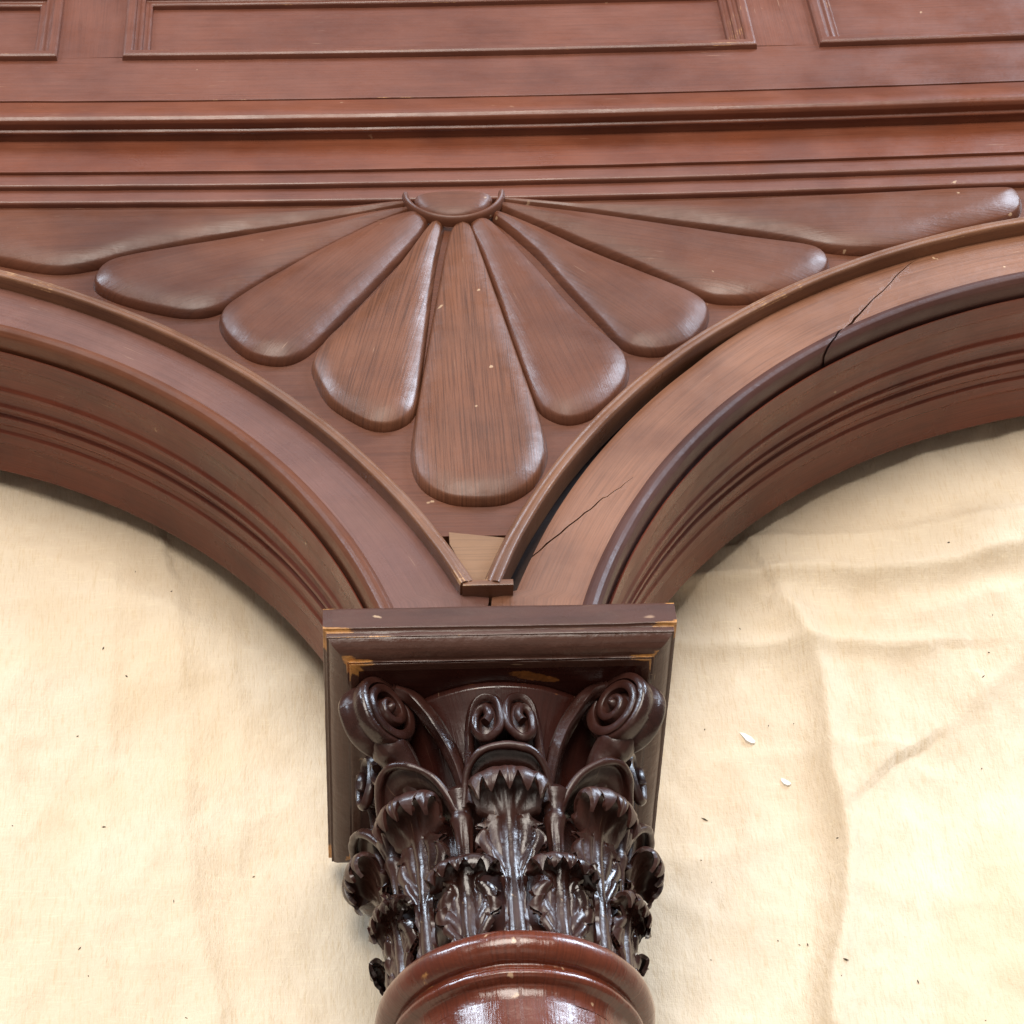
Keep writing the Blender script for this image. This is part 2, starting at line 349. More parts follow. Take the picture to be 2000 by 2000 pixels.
CR_B = crack_cutter([(.3161, .3866), (.3002, .3707), (.2908, .3571), (.2733, .336), (.2635, .3228), (.2501, .306), (.2363, .2873), (.2303, .281), (.2235, .264)], [.0001, .0003, .00035, .0004, .0006, .0008, .0006, .0005, .0003], .150, .2)
CR_C = crack_cutter([(.0002, .066), (.0001, .058), (.0, .045), (.0, -.02)], [.0009, .0009, .001, .001], .14, .2)

SOFFIT = [(.0121, .1530), (.0132, .1530), (.0135, .1574), (.0148, .1582), (.0148, .1462), (.0132, .1445), (.0122, .1400), (.0118, .1320), (.0126, .1250), (.0142, .1225), (.0142, .1195), (.0118, .1180), (.0112, .1120), (.0118, .1085), (.0134, .1070), (.0134, .1040), (.0112, .1025),
          (.0106, .0985), (.0126, .0965), (.0126, .0905), (.0110, .0880), (.0108, .0835), (.0124, .0815), (.0124, .0725), (.0108, .0700), (.0104, .0690), (.0110, .0440), (.0095, .0425), (-.020, .0425)]
SOFFIT = [(d if k < 4 else .0120+(d-.0120)*1.15, z) for k, (d, z) in enumerate(SOFFIT[:-2])]+SOFFIT[-2:]
for side in (1, -1):
    a = ARC[side]; cb, rb = a['bead']; ct, rtm = a['trim']
    Pb, Nb = arc_path(cb, rb, side, -.012, side*.47)
    arch = tag(empty('archivolt'), None); arch.parent = arcade
    # flat fascia between trim and bead
    Pt, Nt = arc_path(ct, rtm, side, -.012, side*.47, 110)
    gap = np.interp(Pt[:, 1], [.02, .06, .10, .16, .22, .28, .33], [.006, .0145, .0145, .0132, .0118, .0098, .0050]) if side == 1 else np.full(len(Pt), .004)
    outer = Pt+Nt*gap[:, None]
    ok = outer[:, 0]*side < .0005
    outer[ok, 0] = side*.0
    low = outer[:, 1] < .0615; outer[low, 0] = side*.0002
    inner = Pb+Nb*.0006
    mfr = 10; V = []; G = []
    L = np.r_[0, np.cumsum(np.linalg.norm(np.diff(inner, axis=0), axis=1))]
    for k in range(110):
        for j in range(mfr):
            t = j/(mfr-1); q = outer[k]*(1-t)+inner[k]*t
            V.append((q[0], q[1], ZF-.0012*(j == 0))); G.append((L[k], t*.045, side))
        V.append((inner[k][0], inner[k][1], .148)); G.append((L[k], .05, side)); V.append((outer[k][0], outer[k][1], .148)); G.append((L[k], 0, side))
    mm = mfr+2; F = grid_faces(110, mm, False, True)+[tuple(range(mm)), tuple(109*mm+k for k in range(mm))]
    fa = mesh_obj('fascia', V, F, W_ARCH if side == 1 else W_ARCH_SHEEN, arch, G, np.tile([.5]+[0]*(mfr-2)+[.5, 0, 0], 110))
    acc = Acc(); sweep(Pb, Nb, [(0, .150), (0, .1686), (.0012, .1702), (.0035, .1722), (.0062, .1726), (.0090, .1716), (.0112, .1690), (.0122, .1655), (.0120, .1600), (.0120, .150)], acc, .0005, True, True, wear=.6, seed=2+side)
    be = acc.build('bead', W_BEAD if side == 1 else W_BEADL, arch)
    acc = Acc(); sweep(Pb, Nb, SOFFIT, acc, .0006, False, False, wear=.8, seed=5+side); acc.build('soffit', W_SOFF, arch)
    if side == 1: cut(fa, [CR_A, CR_B, CR_C]); cut(be, [CR_B])
    else: cut(fa, [CR_C])
    # raised trim strip round the spandrel: ridge on the arch side, hollow, then a bevel down to the fan
    Pt2, Nt2 = arc_path(ct, rtm, side, .0625, side*.47, 120)
    kk = np.clip((.26-Pt2[:, 1])/.2, 0, 1)[:, None]
    acc = Acc(); sweep(Pt2, Nt2, [(.0060, .158), (.0061, .1765), (.0052, .1783), (.0028, .1786), (.0014, .1780), (.0004, .1770), (-.0010, .1778), (-.0030, .1760), (-.0056, .1700), (-.0066, .158)], acc, .0007, True, True, wear=1.0, wob=.0004, seed=9+side)
    acc.build('trim_strip', W_TRIM, arch)
for c in (CR_A, CR_B, CR_C): bpy.data.objects.remove(c)
# end block closing the trim's V
acc = Acc(); box(acc, -.0166, .0136, .0590, .0640, .158, .1772, .0009, 4); acc.build('trim_end_block', W_TRIM, arcade)
# inner core behind the arches (dark, closes the gap)
def spandrel_outline(off, ytop, y0=.06, xmax=.47):
    R, Nr = arc_path(*ARC[1]['trim'], 1, y0, xmax, 70); Lf, Nl = arc_path(*ARC[-1]['trim'], -1, y0, -xmax, 70)
    R = R+Nr*off; Lf = Lf+Nl*off
    top = [(xmax, ytop+.008), (0, ytop), (-xmax, ytop+.008)]
    return np.vstack([R, top, Lf[::-1]])
def plate(outline, z0, z1, name, mat, parent, wear=0):
    n = len(outline); V = [(*p, z1) for p in outline]+[(*p, z0) for p in outline]
    me_f = [tuple(range(n)), tuple(range(n, 2*n))]+[(i, (i+1) % n, n+(i+1) % n, n+i) for i in range(n)]
    from mathutils.geometry import tessellate_polygon
    tri = tessellate_polygon([[Vector((*p, 0)) for p in outline]])
    VV = V; FF = [tuple(t) for t in tri]+[tuple(n+i for i in t) for t in tri]+me_f[2:]
    return mesh_obj(name, VV, FF, mat, parent, smooth=20)
plate(spandrel_outline(-.001, .476, .118), .150, ZS, 'spandrel_ground', W_PETAL, arcade)
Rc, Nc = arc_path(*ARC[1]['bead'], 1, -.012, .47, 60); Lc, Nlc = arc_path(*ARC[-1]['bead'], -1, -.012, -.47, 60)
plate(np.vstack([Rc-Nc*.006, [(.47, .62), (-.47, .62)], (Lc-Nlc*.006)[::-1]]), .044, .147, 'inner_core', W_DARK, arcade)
# pale bare wedge at the foot of the spandrel, below an open joint
tag(plate(np.array([(-.022, .1205), (.0125, .1145), (.012, .10), (.002, .063), (-.006, .063), (-.022, .11)]), .150, .1635, 'wedge_patch', W_PALE, arcade), 'pale bare wood wedge patch below an open joint')

# ------------------------------------------------------------------ the fan: nine petals round a half-round hub
PETALS = {
'C': [(-0.0059, 0.4291), (-0.0109, 0.4052), (-0.0173, 0.3643), (-0.0243, 0.3193), (-0.032, 0.268), (-0.0391, 0.2188), (-0.042, 0.1913), (-0.0404, 0.1716), (-0.0339, 0.1569), (-0.0199, 0.1465), (-0.0025, 0.1437), (0.0152, 0.146), (0.0304, 0.1576), (0.0397, 0.1758), (0.043, 0.1939), (0.0411, 0.2191), (0.033, 0.2714), (0.0239, 0.3285), (0.0127, 0.3985), (0.0072, 0.4305), (0.0014, 0.4374)],
'L4': [(-0.0132, 0.4354), (-0.0167, 0.4113), (-0.0221, 0.3761), (-0.0288, 0.3194), (-0.0338, 0.276), (-0.038, 0.2419), (-0.0428, 0.2266), (-0.053, 0.2182), (-0.0646, 0.2175), (-0.0764, 0.2245), (-0.0941, 0.2435), (-0.1029, 0.2684), (-0.1045, 0.285), (-0.0952, 0.3076), (-0.0776, 0.3331), (-0.0484, 0.3809), (-0.0208, 0.4357)],
'L3': [(-0.0241, 0.4358), (-0.0368, 0.4108), (-0.0647, 0.3646), (-0.0916, 0.3213), (-0.1051, 0.3007), (-0.1158, 0.2897), (-0.1283, 0.2857), (-0.1458, 0.2916), (-0.1604, 0.3089), (-0.167, 0.3263), (-0.1656, 0.3408), (-0.1557, 0.3541), (-0.1289, 0.3804), (-0.0917, 0.413), (-0.0577, 0.4387), (-0.0337, 0.4502), (-0.0255, 0.445)],
'L2': [(-0.0372, 0.4553), (-0.0721, 0.4471), (-0.1009, 0.4381), (-0.1755, 0.4186), (-0.2306, 0.4047), (-0.2487, 0.3958), (-0.2553, 0.3813), (-0.2529, 0.3691), (-0.2374, 0.3565), (-0.2096, 0.3438), (-0.1878, 0.3386), (-0.1701, 0.3426), (-0.1557, 0.357), (-0.1289, 0.3822), (-0.1011, 0.4038), (-0.0632, 0.4339), (-0.0355, 0.4521)],
'L1': [(-0.0405, 0.4640), (-0.1084, 0.4632), (-0.1766, 0.4638), (-0.2552, 0.4662), (-0.3287, 0.4687), (-0.3611, 0.4616), (-0.3741, 0.4466), (-0.3686, 0.4281), (-0.3453, 0.4112), (-0.323, 0.4022), (-0.2854, 0.391), (-0.2579, 0.3949), (-0.2307, 0.4065), (-0.1756, 0.4234), (-0.1009, 0.44), (-0.0404, 0.4579)],
'R1': [(.0329, .4650), (.0752, .4640), (.1338, .4642), (.2294, .4665), (.3248, .4692), (.3660, .4740), (.3850, .4730), (.3965, .4660), (.4000, .4530), (.3965, .4400), (.3870, .4305), (.3728, .4240), (.342, .4130), (.3116, .4005), (.2832, .3958), (.2558, .3994), (.2296, .4105), (.185, .4235), (.1304, .4371), (.075, .4518), (.0325, .4612)],
'R2': [(0.0305, 0.4588), (0.0557, 0.4524), (0.0932, 0.4432), (0.1482, 0.4274), (0.2021, 0.4119), (0.2378, 0.403), (0.2498, 0.3949), (0.2519, 0.3807), (0.2433, 0.3663), (0.2272, 0.3547), (0.2025, 0.3452), (0.1806, 0.343), (0.163, 0.3475), (0.1416, 0.3659), (0.1076, 0.3945), (0.0726, 0.4213), (0.0303, 0.4538)],
'R3': [(0.0281, 0.4477), (0.054, 0.4285), (0.0894, 0.398), (0.124, 0.3728), (0.1491, 0.3542), (0.1606, 0.3419), (0.1626, 0.33), (0.1572, 0.3129), (0.1446, 0.2962), (0.1261, 0.2886), (0.1119, 0.2901), (0.102, 0.2975), (0.0901, 0.3209), (0.0683, 0.3652), (0.0527, 0.3991), (0.0326, 0.4322), (0.0242, 0.4435)],
'R4': [(0.0185, 0.4394), (0.0301, 0.4207), (0.0512, 0.3779), (0.0745, 0.3292), (0.0953, 0.2987), (0.1023, 0.2817), (0.1011, 0.2626), (0.0901, 0.2414), (0.0748, 0.2258), (0.0607, 0.2201), (0.0492, 0.225), (0.0414, 0.2371), (0.0349, 0.2698), (0.0286, 0.3095), (0.0225, 0.3517), (0.0145, 0.3985), (0.0073, 0.4336)]}
HUB = np.array([-.0035, .4655])
fan = tag(empty('fan_ornament'), None); fan.parent = arcade
def petal(key, seed):
    """cushion-shaped petal: height follows the true distance to its outline"""
    P = crom(PETALS[key], 200, True); tg = np.roll(P, -1, 0)-np.roll(P, 1, 0); nn_ = np.stack([tg[:, 1], -tg[:, 0]], 1); nn_ /= np.linalg.norm(nn_, axis=1)[:, None]
    if ((P-P.mean(0))*nn_).sum() < 0: nn_ = -nn_
    P = P+nn_*.0014+[0, .0022]
    if key in ('L1', 'R1'):
        lim = (.4590 if key == 'L1' else .4590+.0045*np.clip((P[:, 0]-.2)/.15, 0, 1))+BOW(P[:, 0]); k_ = .0025; sm_ = -k_*np.log(np.exp(-(P[:, 1]-.4)/k_)+np.exp(-(lim-.4)/k_))+.4; f_ = np.clip((np.abs(P[:, 0])-.03)/.06, 0, 1); P[:, 1] = P[:, 1]*(1-f_)+sm_*f_
    A = P[np.argmin(np.hypot(*(P-HUB).T))]; far = P[np.argmax(np.hypot(*(P-A).T))]; ax = (far-A)/np.linalg.norm(far-A)
    n = np.array([-ax[1], ax[0]]); s = (P-A)@ax; q = (P-A)@n; s2, q2 = np.roll(s, -1), np.roll(q, -1)
    ns, nu = 110, 37; st = s.min()+(s.max()-s.min())*(.5-.5*np.cos(np.linspace(.02, math.pi-.012, ns))); u = np.sin(np.linspace(-1, 1, nu)*math.pi/2)
    XY = np.zeros((ns, nu, 2))
    for i, a in enumerate(st):
        k = (s-a)*(s2-a) <= 0; k &= (s != s2); v = q[k]+(a-s[k])/(s2[k]-s[k])*(q2[k]-q[k]); lo, hi = v.min(), v.max()
        XY[i] = A+a*ax+((lo+hi)/2+u*(hi-lo)/2)[:, None]*n
    a, b = P, np.roll(P, -1, 0); ab = b-a; F2 = XY.reshape(-1, 1, 2)-a[None]; tt = np.clip((F2*ab).sum(-1)/(ab**2).sum(-1), 0, 1)
    d = np.hypot(*(F2-tt[..., None]*ab).transpose(2, 0, 1)).min(1).reshape(ns, nu); d[:, 0] = d[:, -1] = 0
    rmax = np.clip(d/.021, 0, 1); Z = ZS+.0050*np.clip(d/.0022, 0, 1)**.55+.0068*(1-(1-rmax)**2.2)
    Z += (fbm(XY*38, 3, seed)-.5)*.0008*np.clip(d/.004, 0, 1)
    V = np.concatenate([XY, Z[..., None]], -1); low = V.copy(); low[..., 2] = ZS-.003
    V = np.concatenate([low[:, :1], V, low[:, -1:]], 1); nu += 2
    g = np.stack([(V[..., :2]-A)@ax, (V[..., :2]-A)@n, np.full(V.shape[:2], seed*.61)], -1)
    F = grid_faces(ns, nu)+[tuple(range(nu)), tuple((ns-1)*nu+j for j in range(nu))]
    return mesh_obj('petal', V.reshape(-1, 3), F, W_OAK if key in 'CL4' else W_PETAL, fan, g.reshape(-1, 3), None, 60)
for i, k in enumerate(('C', 'L4', 'L3', 'L2', 'L1', 'R4', 'R3', 'R2', 'R1')): petal(k, i)
# hub: half-round boss inside a thin ring
acc = Acc(); t = np.linspace(math.pi*1.02, 2*math.pi*.995, 60)
ctr = np.array([-.0037, .4695]); Pp = ctr+np.stack([.0345*np.cos(t), .0325*np.sin(t)], 1); Nn = np.stack([np.cos(t), np.sin(t)], 1)
k = np.linspace(0, math.pi, 9); sweep(Pp, Nn, [(.0026*math.cos(q), .1660+.0078*math.sin(q)**.7) for q in k[::-1]], acc, round_=False, wob=.0001); 
acc.build('hub_ring', W_PETAL, fan)
acc = Acc(); nr, na = 14, 50; V = []
for i in range(nr):
    rr = 1-i/(nr-1)
    for j in range(na):
        a_ = math.pi*1.0+math.pi*j/(na-1)
        V.append((ctr[0]+.0280*rr*math.cos(a_), ctr[1]-.001+.0255*rr*math.sin(a_), .1655+.0072*math.sqrt(max(0, 1-rr**3.0))))
acc.add(V, grid_faces(nr, na)); acc.build('hub_boss', W_PETAL, fan)

# ------------------------------------------------------------------ beam with mouldings and panels
beam = tag(empty('beam')); beam.parent = arcade
XL = np.linspace(-.47, .56, 120); path = np.stack([XL, BOW(XL)], 1); nup = np.tile([0., 1.], (120, 1))
def strip(name, prof, mat, r=.0008, seed=0, wear=1.0):
    acc = Acc(); sweep(path, nup, prof, acc, r, True, True, wear=wear, seed=seed); return acc.build(name, mat, beam)
strip('lower_bead_strip', [(.4680, .120), (.4680, .1655), (.4690, .1668), (.4720, .1672), (.4835, .1668), (.4835, .120)], W_BEAM, .0007, 1, .5)
strip('lower_fillet', [(.4825, .120), (.4825, .1700), (.4835, .1712), (.4880, .1716), (.4970, .1712), (.4970, .120)], W_BEAM, .0007, 2, .5)
strip('lower_board', [(.4962, .120), (.4962, .1738), (.5385, .1738), (.5385, .120)], W_BEAM2, .0007, 3, .6)
strip('nosing_moulding', [(.5350, .120), (.5350, .1800), (.5338, .1808), (.5336, .1820), (.5344, .1828), (.5356, .1834), (.5345, .1890), (.5352, .1918), (.5380, .1936), (.5430, .1940), (.5500, .1924), (.5590, .1888), (.5650, .1862), (.5712, .1840), (.5716, .120)], W_BEAM2, .0006, 4, .45)
# upper board with openings is made of rails and stiles; each panel sits back inside a raised frame
PY0, PY1 = .6285, .731
acc = Acc(); sweep(path, nup, [(.5728, .120), (.5728, .1842), (.632, .1842), (.632, .120)], acc, .0008, True, True, wear=.8, seed=6); acc.build('bottom_rail', W_BEAM, beam)
acc = Acc(); sweep(path, nup, [(.727, .120), (.727, .1842), (.80, .1842), (.80, .120)], acc, .0008, True, True, seed=7); acc.build('top_rail', W_BEAM, beam)
PANELS = [(-.47, -.2985), (-.2465, .2325), (.2825, .56)]
for i, (xa, xb) in enumerate(((-.3035, -.2415), (.2275, .2875))):
    acc = Acc(); xm = (xa+xb)/2; dy = float(BOW(xm)); sl = 2*.042*xm
    pp = np.array([(xm-sl*0, .6322+dy), (xm, .7268+dy)]); pp = np.stack([np.full(12, xm), np.linspace(.6322, .7268, 12)+dy], 1)
    sweep(pp, np.tile([1., 0.], (12, 1)), [(xa-xm, .120), (xa-xm, .1840), (xb-xm, .1840), (xb-xm, .120)], acc, .0008, True, True, seed=20+i); acc.build('stile', W_BEAM, beam)
FRAME = [(-.0012, .150), (-.0012, .1850), (-.0008, .1884), (.0010, .1896), (.0052, .1896), (.0066, .1884), (.0070, .1852), (.0088, .1846), (.0110, .1856), (.0128, .1846), (.0132, .1812), (.0150, .1806), (.0168, .1810), (.0182, .1796), (.0186, .150)]
for xa, xb in PANELS:
    fr = tag(empty('wall_panel')); fr.parent = beam
    acc = Acc()
    PR, WR = round_profile(FRAME, .0004, True, .9)
    m = len(PR); V = []; G = []; Wt = []
    # four mitred runs, counter-clockwise; d = inward offset
    nseg = 40
    loops = []
    corners = [(xa, PY0), (xb, PY0), (xb, PY1), (xa, PY1)]; ins = [(1, 1), (-1, 1), (-1, -1), (1, -1)]
    for c in range(4):
        for s_ in range(nseg):
            t_ = s_/nseg; row = []
            for (d, z) in PR:
                p0 = np.array(corners[c])+np.array(ins[c])*d; p1 = np.array(corners[(c+1) % 4])+np.array(ins[(c+1) % 4])*d
                q = p0*(1-t_)+p1*t_; row.append((q[0], q[1]+float(BOW(q[0])), z))
            loops.append(row)
            for j in range(m): G.append((t_*(xb-xa if c % 2 == 0 else .09)+c, j*.002, c*3.1)); Wt.append(WR[j])
    V = np.array(loops).reshape(-1, 3); V[:, 2] += (fbm(V*40, 2, 3)-.5)*.0003
    mesh_obj('panel_frame', V, grid_faces(4*nseg, m, True, True), W_BEAM, fr, G, Wt, 35)
    xs = np.linspace(xa+.012, xb-.012, 60); ys = np.linspace(PY0+.012, PY1-.012, 10); X, Y = np.meshgrid(xs, ys, indexing='ij')
    Z = .1760+(fbm(np.stack([X*12, Y*20], -1), 3, 5)-.5)*.0006
    mesh_obj('panel', np.stack([X, Y+BOW(X), Z], -1).reshape(-1, 3), grid_faces(60, 10), W_BEAM, fr, np.stack([X, Y, 0*X+5], -1).reshape(-1, 3))
# ------------------------------------------------------------------ column: abacus, capital, ring and shaft
column = tag(empty('carved_column', (0, 0, 0)), 'glossy dark brown carved column with acanthus leaf capital lying in front centre', 'column')
AZ = .1085; HW = .1; TOPZ = .217
# abacus: square slab, fascia then an ovolo running in under it; mitred loops round the square
ABP = [(.030, .0012), (.0, .0012), (.0, -.0150), (.0012, -.0153)]+[(.0152-.0132*math.cos(q), -.0162-.0108*math.sin(q)) for q in np.radians([0, 14, 28, 42, 56, 70, 84])]+[(.0146, -.0276), (.0146, -.0292), (.0200, -.0292)]
PR, WR = round_profile(ABP, .0009, False, 1.0)
m = len(PR); V = []; G = []; Wt = []; nseg = 36
cor = [(-HW, 0.017), (HW, 0.017), (HW, TOPZ), (-HW, TOPZ)]; ins = [(1, 1), (-1, 1), (-1, -1), (1, -1)]
for c in range(4):
    for s_ in range(nseg):
        t_ = s_/nseg
        for j, (d, y) in enumerate(PR):
            p0 = np.array(cor[c])+np.array(ins[c])*d; p1 = np.array(cor[(c+1) % 4])+np.array(ins[(c+1) % 4])*d
            q = p0*(1-t_)+p1*t_; V.append((q[0], y, q[1])); G.append((t_*.2+c, j*.0016, c*2.3)); Wt.append(WR[j]*(.55+1.0*max(0, 1-min(t_, 1-t_)/.07))+((.95*max(0, 1-min(t_, 1-t_)/.10)+.22) if -.0185 < y < -.011 or y < -.0262 else 0))
V = np.array(V); V += (np.stack([fbm(V*45+k*9, 3, 3+k) for k in range(3)], 1)-.5)*.0008
aba = mesh_obj('abacus', V, grid_faces(4*nseg, m, True, False), W_ABAC, column, G, Wt, 32)
xs = np.linspace(-.0865, .0865, 60); zs = np.linspace(.0305, TOPZ-.0135, 70); X, Z = np.meshgrid(xs, zs, indexing='ij')
rad = np.hypot(X, Z-AZ); azi = np.degrees(np.arctan2(X, Z-AZ))
wr = np.exp(-((rad-.0835)/.0045)**2)*np.exp(-((azi-13)/15)**2)*.75+np.exp(-((rad-.083)/.004)**2)*np.exp(-((azi+20)/9)**2)*.25
wr += .75*np.exp(-((Z-(TOPZ-.0175))/.0045)**2)*(np.exp(-((X+.082)/.01)**2)+np.exp(-((X-.078)/.012)**2)+.5*np.exp(-(X/.012)**2))
Y = -.0288+(fbm(np.stack([X*60, Z*60], -1), 3, 4)-.5)*.0006
mesh_obj('abacus_soffit', np.stack([X, Y, Z], -1).reshape(-1, 3), grid_faces(60, 70), W_BELL, aba, np.stack([X, Z, 0*X], -1).reshape(-1, 3), wr.ravel())
box_acc = Acc(); box(box_acc, -.098, .098, -.020, .0008, .019, TOPZ-.002, seed=3); box_acc.build('abacus_core', W_ABAC, aba)

# bell of the capital
acc = Acc(); lathe([(.052, -.0285), (.0770, -.0286), (.0782, -.0300), (.0782, -.0335), (.0768, -.0350), (.0722, -.0400), (.0660, -.0500), (.0600, -.0640), (.0540, -.0850), (.0510, -.1100), (.0505, -.1400), (.0510, -.1700), (.0560, -.2000)], acc, n=160, wear=.38)
acc.build('capital_bell', W_BELL, column)
def bell_r(y): return np.interp(-np.asarray(y), [.0286, .035, .04, .05, .064, .085, .11, .14, .17, .2], [.078, .0765, .0722, .066, .060, .054, .051, .0505, .051, .056])
def cyl(r, az, y): return np.stack([r*np.sin(az), y, AZ+r*np.cos(az)], -1)
def rotcopy(o, a, parent=None):
    """copy turned by a about the column's axis"""
    c = o.copy(); COL.objects.link(c); c.parent = o.parent if parent is None else parent
    c.matrix_local = Matrix.Translation((0, 0, AZ)) @ Matrix.Rotation(a, 4, 'Y') @ Matrix.Translation((0, 0, -AZ)); return c
def tube(P, R, acc, n=14, up=None, flat=1.0, wv=0.0, ridge=0.0, caps=True):
    """round or flattened tube along 3-D points; radius per point"""
    P = np.asarray(P, float); T = np.gradient(P, axis=0); T /= np.linalg.norm(T, axis=1)[:, None]
    up = np.tile([0, 0, 1.], (len(P), 1)) if up is None else np.asarray(up, float)
    S = np.cross(T, up); S /= np.linalg.norm(S, axis=1)[:, None]; U = np.cross(S, T)
    a = np.linspace(0, 2*math.pi, n, endpoint=False); V = []
    for k in range(len(P)):
        rr = R[k]*(1+ridge*np.cos(4*a+.4))
        V.append(P[k]+np.outer(np.cos(a)*rr, S[k])+np.outer(np.sin(a)*rr*flat, U[k]))
    V = np.vstack(V); L = np.r_[0, np.cumsum(np.linalg.norm(np.diff(P, axis=0), axis=1))]
    F = grid_faces(len(P), n, False, True)
    if caps: F += [tuple(range(n)), tuple((len(P)-1)*n+k for k in range(n))]
    acc.add(V, F, np.stack([np.repeat(L, n), np.tile(a*.005, len(P)), np.zeros(len(V))], 1), np.full(len(V), wv))

# corner volutes: a scroll standing on the diagonal plane, a raised spiral on both faces
def make_volute():
    acc = Acc(); dg = np.array([-math.sqrt(.5), 0, math.sqrt(.5)]); yv = np.array([0, 1., 0]); nv = np.array([math.sqrt(.5), 0, math.sqrt(.5)])
    Cc = np.array([0, 0, AZ])+dg*.1000+yv*(-.0490); VS = .75
    def P3(a, b, n_): return Cc+VS*(np.outer(np.atleast_1d(a), dg)+np.outer(np.atleast_1d(b), yv)+np.outer(np.atleast_1d(n_), nv))
    na = 72; ang = np.linspace(0, 2*math.pi, na, endpoint=False)
    # body: a drum, waisted in the middle, with a coned recess in each face
    prof = [(.0000, .0150), (.006, .0120), (.013, .0085), (.0205, .0060), (.0215, .0100), (.0225, .0135), (.0262, .0135), (.0280, .0122), (.0286, .0100), (.0280, .0040), (.0262, .0)]
    full = prof+[(r, -h) for r, h in prof[::-1][1:]]
    V = np.vstack([P3(r*np.cos(ang), r*np.sin(ang)*1.04, np.full(na, h)) for r, h in full])
    acc.add(V, grid_faces(len(full), na, False, True), np.stack([np.repeat(np.arange(len(full))*.003, na), np.tile(ang*.02, len(full)), 0*V[:, 0]], 1), np.repeat([.35 if .022 < r < .0275 and abs(h) > .011 else 0 for r, h in full], na))
    for sgn in (1, -1):
        th = np.linspace(0, 2*math.pi*2.05, 120); f = th/th[-1]
        rr = .0228*(1-f)**.92+.0030; wd = np.interp(f, [0, .5, 1], [.0043, .0034, .0024]); hh = .0112+np.interp(f, [0, 1], [.0000, .0030])
        q = np.linspace(0, math.pi, 9); V = []
        for k in range(len(th)):
            a0 = math.pi*.55+th[k]*(1)
            for c in q:
                rad = rr[k]+wd[k]*math.cos(c); up = hh[k]+.0042*math.sin(c)**.28
                if c in (q[0], q[-1]): up = .003
                V.append(P3(rad*math.cos(a0), rad*math.sin(a0)*1.04, sgn*up)[0])
        acc.add(V, grid_faces(len(th), 9), np.stack([np.repeat(rr*th, 9), np.tile(q*.003, len(th)), np.zeros(len(th)*9)], 1), np.tile([0, .1, .25, .35, .4, .35, .25, .1, 0], len(th)))
        # eye
        V = []; 
        for i in range(7):
            e = i/6*math.pi/2
            V.append(P3(.0052*math.cos(e)*np.cos(ang[::6]), .0052*math.cos(e)*np.sin(ang[::6]), np.full(12, sgn*(.0105+.0095*math.sin(e)))))
        acc.add(np.vstack(V), grid_faces(7, 12, False, True))
    # tapering web that ties the scroll back to the bell
    Q = crom([Cc+dg*.004+yv*(-.012), Cc-dg*.018+yv*(-.022), Cc-dg*.034+yv*(-.046)], 20)
    tube(Q, np.interp(np.linspace(0, 1, 20), [0, .25, .6, 1], [.005, .0112, .0092, .0055]), acc, 14, np.tile(dg, (20, 1)))
    Q = crom([Cc-dg*.008+yv*.010, Cc-dg*.026+yv*.012], 8); tube(Q, np.linspace(.0095, .0085, 8), acc, 12, np.tile(yv, (8, 1)))
    return acc.build('volute', W_CAP, column, 48)
v0 = make_volute()
for k in (1, 2, 3): rotcopy(v0, k*math.pi/2)

# stems: from each caulis one stem sweeps out to the corner volute and one curls into the middle helix
def make_volute_stem(mir):
    acc = Acc()
    az = np.radians([-19, -21, -25, -30, -35, -39]); y = np.array([-.112, -.090, -.068, -.050, -.036, -.0325]); r = np.array([.0675, .0690, .0730, .0790, .0870, .0955])
    P = crom(cyl(r, az*mir, y), 40); N_ = P-np.stack([0*P[:, 0], P[:, 1], 0*P[:, 2]+AZ], 1); N_[:, 1] = 0; N_ /= np.linalg.norm(N_, axis=1)[:, None]
    tube(P, np.interp(np.linspace(0, 1, 40), [0, .3, .7, 1], [.0028, .0038, .0044, .0042]), acc, 16, N_, 1.1, .15, .16); return acc.build('volute_stem', W_CAP, column, 60)
def make_helix(mir):
    acc = Acc()
    # stem up, over and into an oval spiral (x offset from the face's middle, y)
    pts = [(-.0245, -.112), (-.0225, -.092), (-.0212, -.075), (-.0195, -.060), (-.0165, -.049), (-.0110, -.0440), (-.0040, -.0465), (-.0012, -.056), (-.0026, -.068), (-.0090, -.0765), (-.0142, -.074), (-.0158, -.066), (-.0140, -.058), (-.0098, -.0555), (-.0078, -.061), (-.0098, -.0665)]
    c = crom(pts, 110); t = np.linspace(0, 1, 110)
    rr = np.interp(t, [0, .25, .45, 1], [.0700, .0735, .0800, .0850]); rr = np.minimum(rr, .085)
    az = c[:, 0]/.080*mir; P = cyl(rr, az, c[:, 1]); N_ = np.stack([np.sin(az), 0*az, np.cos(az)], 1)
    tube(P, np.interp(t, [0, .2, .5, .8, 1], [.0024, .0029, .0027, .0022, .0026]), acc, 12, N_, 1.25, .2, .08)
    # hollow backing of the little scroll, tied to the bell
    a = np.linspace(0, 2*math.pi, 36, endpoint=False); V = []
    for sc_, r_2 in ((1.0, .0640), (1.0, .0795), (.8, .0810), (.0, .0815)):
        V.append(cyl(np.full(36, r_2), mir*(-.0098+sc_*.0066*np.cos(a))/.080, -.0610+sc_*.0150*np.sin(a)))
    acc.add(np.vstack(V), grid_faces(4, 36, False, True)); return acc.build('helix_scroll', W_CAP, column, 60)
for mir in (1, -1):
    s0 = make_volute_stem(mir); h0 = make_helix(mir)
    for k in (1, 2, 3): rotcopy(s0, k*math.pi/2)
    for k, a in ((1, 63), (2, 180), (3, -63)): rotcopy(h0, math.radians(a))
